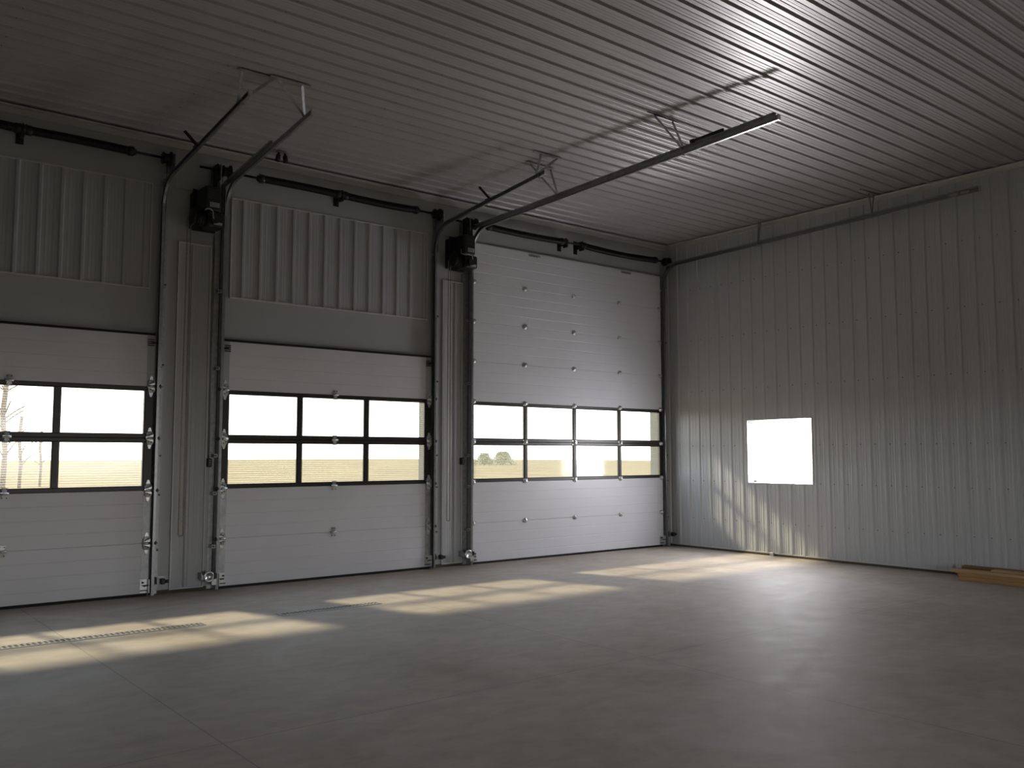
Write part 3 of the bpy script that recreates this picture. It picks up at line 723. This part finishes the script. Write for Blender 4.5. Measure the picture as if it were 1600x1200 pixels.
# ------------------------------------------------------------------ small marks by the wall foot
MB_ = MB(); MB_.bbox(-.045, -.012, -1.895, -1.835, 0, .05, .006)
tag(MB_.build('conduit_stub', 'galv_dull'), 'small dark metal stub on the floor against the side wall below window', 'conduit')

# ------------------------------------------------------------------ outside
g = MB().box(-160, 160, .285, 260, -.35, -.06).box(-160, .32, -90, YB - .21, -.35, -.03).box(-160, XL - .21, YB - .2, .284, -.35, -.03)
tag(g.build('ground', 'field', org=(0, 0, 0)), 'dry tan field seen beyond the door panes', 'ground', kind='structure')
g = MB().box(.32, 40, -60, .28, -.35, -.06)
tag(g.build('gravel_yard', 'gravel', org=(0, 0, 0)), 'pale gravel yard outside the side wall window', 'ground', kind='structure')
cam = Vector((-10.9103, -9.5123, 0))
def gp(px_, dist):
    a = .678612 + math.atan((px_ - 800) / 1398.1); return (cam.x + math.sin(a) * dist, cam.y + math.cos(a) * dist)
def tree(x, y, h_, green, label, rnd):
    r_ = random.Random(rnd)
    t = thing('tree', (x, y, -.08), label, 'tree', 'trees at the field edge')
    tr = MB(); tr.smooth = True
    tr.tube([(x, y, -.08), (x + .05 * h_ * .2, y, h_ * .35), (x - .02 * h_, y, h_ * .7), (x, y, h_)], .022 * h_, 8)
    tips = []
    for i in range(14):
        z0 = h_ * r_.uniform(.3, .9); a = r_.uniform(0, 2 * PI); l = h_ * .32 * (1.15 - z0 / h_)
        e = Vector((x + math.cos(a) * l, y + math.sin(a) * l, z0 + l * .7)); tips.append(e)
        tr.tube([(x, y, z0), (x + math.cos(a) * l * .5, y + math.sin(a) * l * .5, z0 + l * .4), e], .006 * h_, 5)
    tr.build('trunk', 'bark', t)
    if green:
        cr = MB()
        for e in tips + [Vector((x, y, h_ * .9))]:
            for i in range(60):
                p = e + Vector((r_.gauss(0, 1), r_.gauss(0, 1), r_.gauss(0, .8))) * h_ * .07; q = h_ * .02
                a = Vector((r_.gauss(0, 1), r_.gauss(0, 1), r_.gauss(0, 1))).normalized() * q; b_ = Vector((r_.gauss(0, 1), r_.gauss(0, 1), r_.gauss(0, 1))).normalized() * q
                cr.add([p, p + a, p + a + b_, p + b_], [(0, 1, 2, 3)])
        cr.build('foliage', 'leaf', t)
def shrub(x, y, wd_, h_, label, rnd):
    r_ = random.Random(rnd)
    t = thing('shrub', (x, y, -.06), label, 'shrub', 'shrubs at the field edge')
    cr = MB()
    for i in range(2600):
        a = r_.uniform(0, 2 * PI); q = math.sqrt(r_.random()); zz = r_.random() ** .8
        p = Vector((x + math.cos(a) * q * wd_ * (1.05 - zz * .7), y + math.sin(a) * q * wd_ * (1.05 - zz * .7), zz * h_)); l = h_ * .075
        u = Vector((r_.gauss(0, 1), r_.gauss(0, 1), r_.gauss(0, 1))).normalized() * l; v = Vector((r_.gauss(0, 1), r_.gauss(0, 1), r_.gauss(0, 1))).normalized() * l
        cr.add([p, p + u, p + u + v, p + v], [(0, 1, 2, 3)])
    cr.build('foliage', 'leaf', t)
    st = MB(); st.smooth = True
    for i in range(7):
        a = i * .9; st.tube([(x, y, -.06), (x + math.cos(a) * wd_ * .3, y + math.sin(a) * wd_ * .3, h_ * .3), (x + math.cos(a) * wd_ * .4, y + math.sin(a) * wd_ * .4, h_ * .5)], .008 * h_, 5)
    st.build('stems', 'bark', t)
for i, (px_, dist, h_, lb) in enumerate((
        (8, 38, 4.2, 'tallest bare tree beyond the grass-streaked door, by the photo edge'),
        (34, 42, 3.0, 'slender bare tree beyond the grass-streaked door, middle one of three'),
        (66, 48, 2.6, 'small bare tree beyond the grass-streaked door, by the first muntin'))):
    x, y = gp(px_, dist); tree(x, y, h_, False, lb, 30 + i)
for i, (px_, dist, wd_, h_, lb) in enumerate((
        (757, 130, 1.5, 1.6, 'low shrub far behind the first panes of the tall door'),
        (786, 130, 2.0, 1.8, 'wider low shrub far behind the first panes of the tall door'),
        )):
    x, y = gp(px_, dist); shrub(x, y, wd_, h_, lb, 50 + i)

# ------------------------------------------------------------------ light
wd = bpy.data.worlds.new('overcast_sky'); bpy.context.scene.world = wd; wd.use_nodes = True
wn_ = wd.node_tree; bg = wn_.nodes['Background']; bg.inputs['Strength'].default_value = 4.6
tcw = wn_.nodes.new('ShaderNodeTexCoord'); sxw = wn_.nodes.new('ShaderNodeSeparateXYZ'); wn_.links.new(tcw.outputs['Generated'], sxw.inputs['Vector'])
rw = wn_.nodes.new('ShaderNodeValToRGB'); rw.color_ramp.elements[0].position = 0; rw.color_ramp.elements[1].position = .5
rw.color_ramp.elements[0].color = (1.0, .975, .94, 1); rw.color_ramp.elements[1].color = (.72, .84, 1.0, 1)
wn_.links.new(sxw.outputs['Z'], rw.inputs['Fac']); wn_.links.new(rw.outputs['Color'], bg.inputs['Color'])

sd = bpy.data.lights.new('sun', 'SUN'); sd.energy = 7.2; sd.angle = math.radians(4.0); sd.color = (1.0, .86, .60)
so = bpy.data.objects.new('sun', sd); C.objects.link(so)
so.rotation_euler = Vector((.30, -1, -.775)).to_track_quat('-Z', 'Y').to_euler(); so.location = (-3, 20, 14)

def area(name, loc, direction, sx_, sy_, power, col, spread=180, portal=False):
    a = bpy.data.lights.new(name, 'AREA'); a.shape = 'RECTANGLE'; a.size = sx_ * K; a.size_y = sy_ * K; a.energy = power; a.color = col; a.spread = math.radians(spread)
    o = bpy.data.objects.new(name, a); C.objects.link(o); o.location = Vector(loc) * K
    o.rotation_euler = Vector(direction).to_track_quat('-Z', 'Y').to_euler()
    if portal: a.cycles.is_portal = True
    return o
for a, b_, t_ in op:
    area('sky_portal', ((a + b_) / 2, .19, 3 * S), (0, -1, 0), b_ - a, 2 * S + .2, 1, (1, 1, 1), portal=True)
# daylight thrown up off the sunlit yard through the side window
area('sky_portal', ((RX0 + RX1) / 2, YB - .1, RZ1 / 2), (0, 1, 0), RX1 - RX0, RZ1, 1, (1, 1, 1), portal=True)  # sampling portal in the added rear doorway
area('window_daylight', (.15, (WY0 + WY1) / 2, (WZ0 + WZ1) / 2), (-1, 0, -.34), WY1 - WY0 - .03, WZ1 - WZ0 - .02, 105, (.99, .97, 1.0), 160)
area('yard_glare', (.17, (WY0 + WY1) / 2, 1.58), (-.80, -.60, .55), .8, .5, 46, (1.0, .93, .93), 68)

# ------------------------------------------------------------------ camera
cd = bpy.data.cameras.new('camera'); co = bpy.data.objects.new('camera', cd); C.objects.link(co); bpy.context.scene.camera = co
yaw, pitch, roll, fpx = .678612, .0786763, -.000643, 1398.125
fw = Vector((math.sin(yaw) * math.cos(pitch), math.cos(yaw) * math.cos(pitch), math.sin(pitch))); r_ = Vector((math.cos(yaw), -math.sin(yaw), 0)); u_ = r_.cross(fw)
r2 = r_ * math.cos(roll) + u_ * math.sin(roll); u2 = -r_ * math.sin(roll) + u_ * math.cos(roll)
co.matrix_world = Matrix(((r2.x, u2.x, -fw.x, -10.9103 * K), (r2.y, u2.y, -fw.y, -9.5123 * K), (r2.z, u2.z, -fw.z, 1.43038 * K), (0, 0, 0, 1)))
cd.sensor_width = 36; cd.lens = fpx * 36 / 1600; cd.clip_end = 1000; cd.clip_start = .05

sc = bpy.context.scene
sc.view_settings.view_transform = 'Standard'; sc.view_settings.look = 'None'; sc.view_settings.gamma = 1; sc.view_settings.use_curve_mapping = False
sc.view_settings.exposure = 0.0
sc.cycles.max_bounces = 10; sc.cycles.diffuse_bounces = 6; sc.cycles.glossy_bounces = 4; sc.cycles.transparent_max_bounces = 16; sc.cycles.caustics_reflective = False
sc.cycles.sample_clamp_indirect = 6; sc.cycles.use_denoising = True
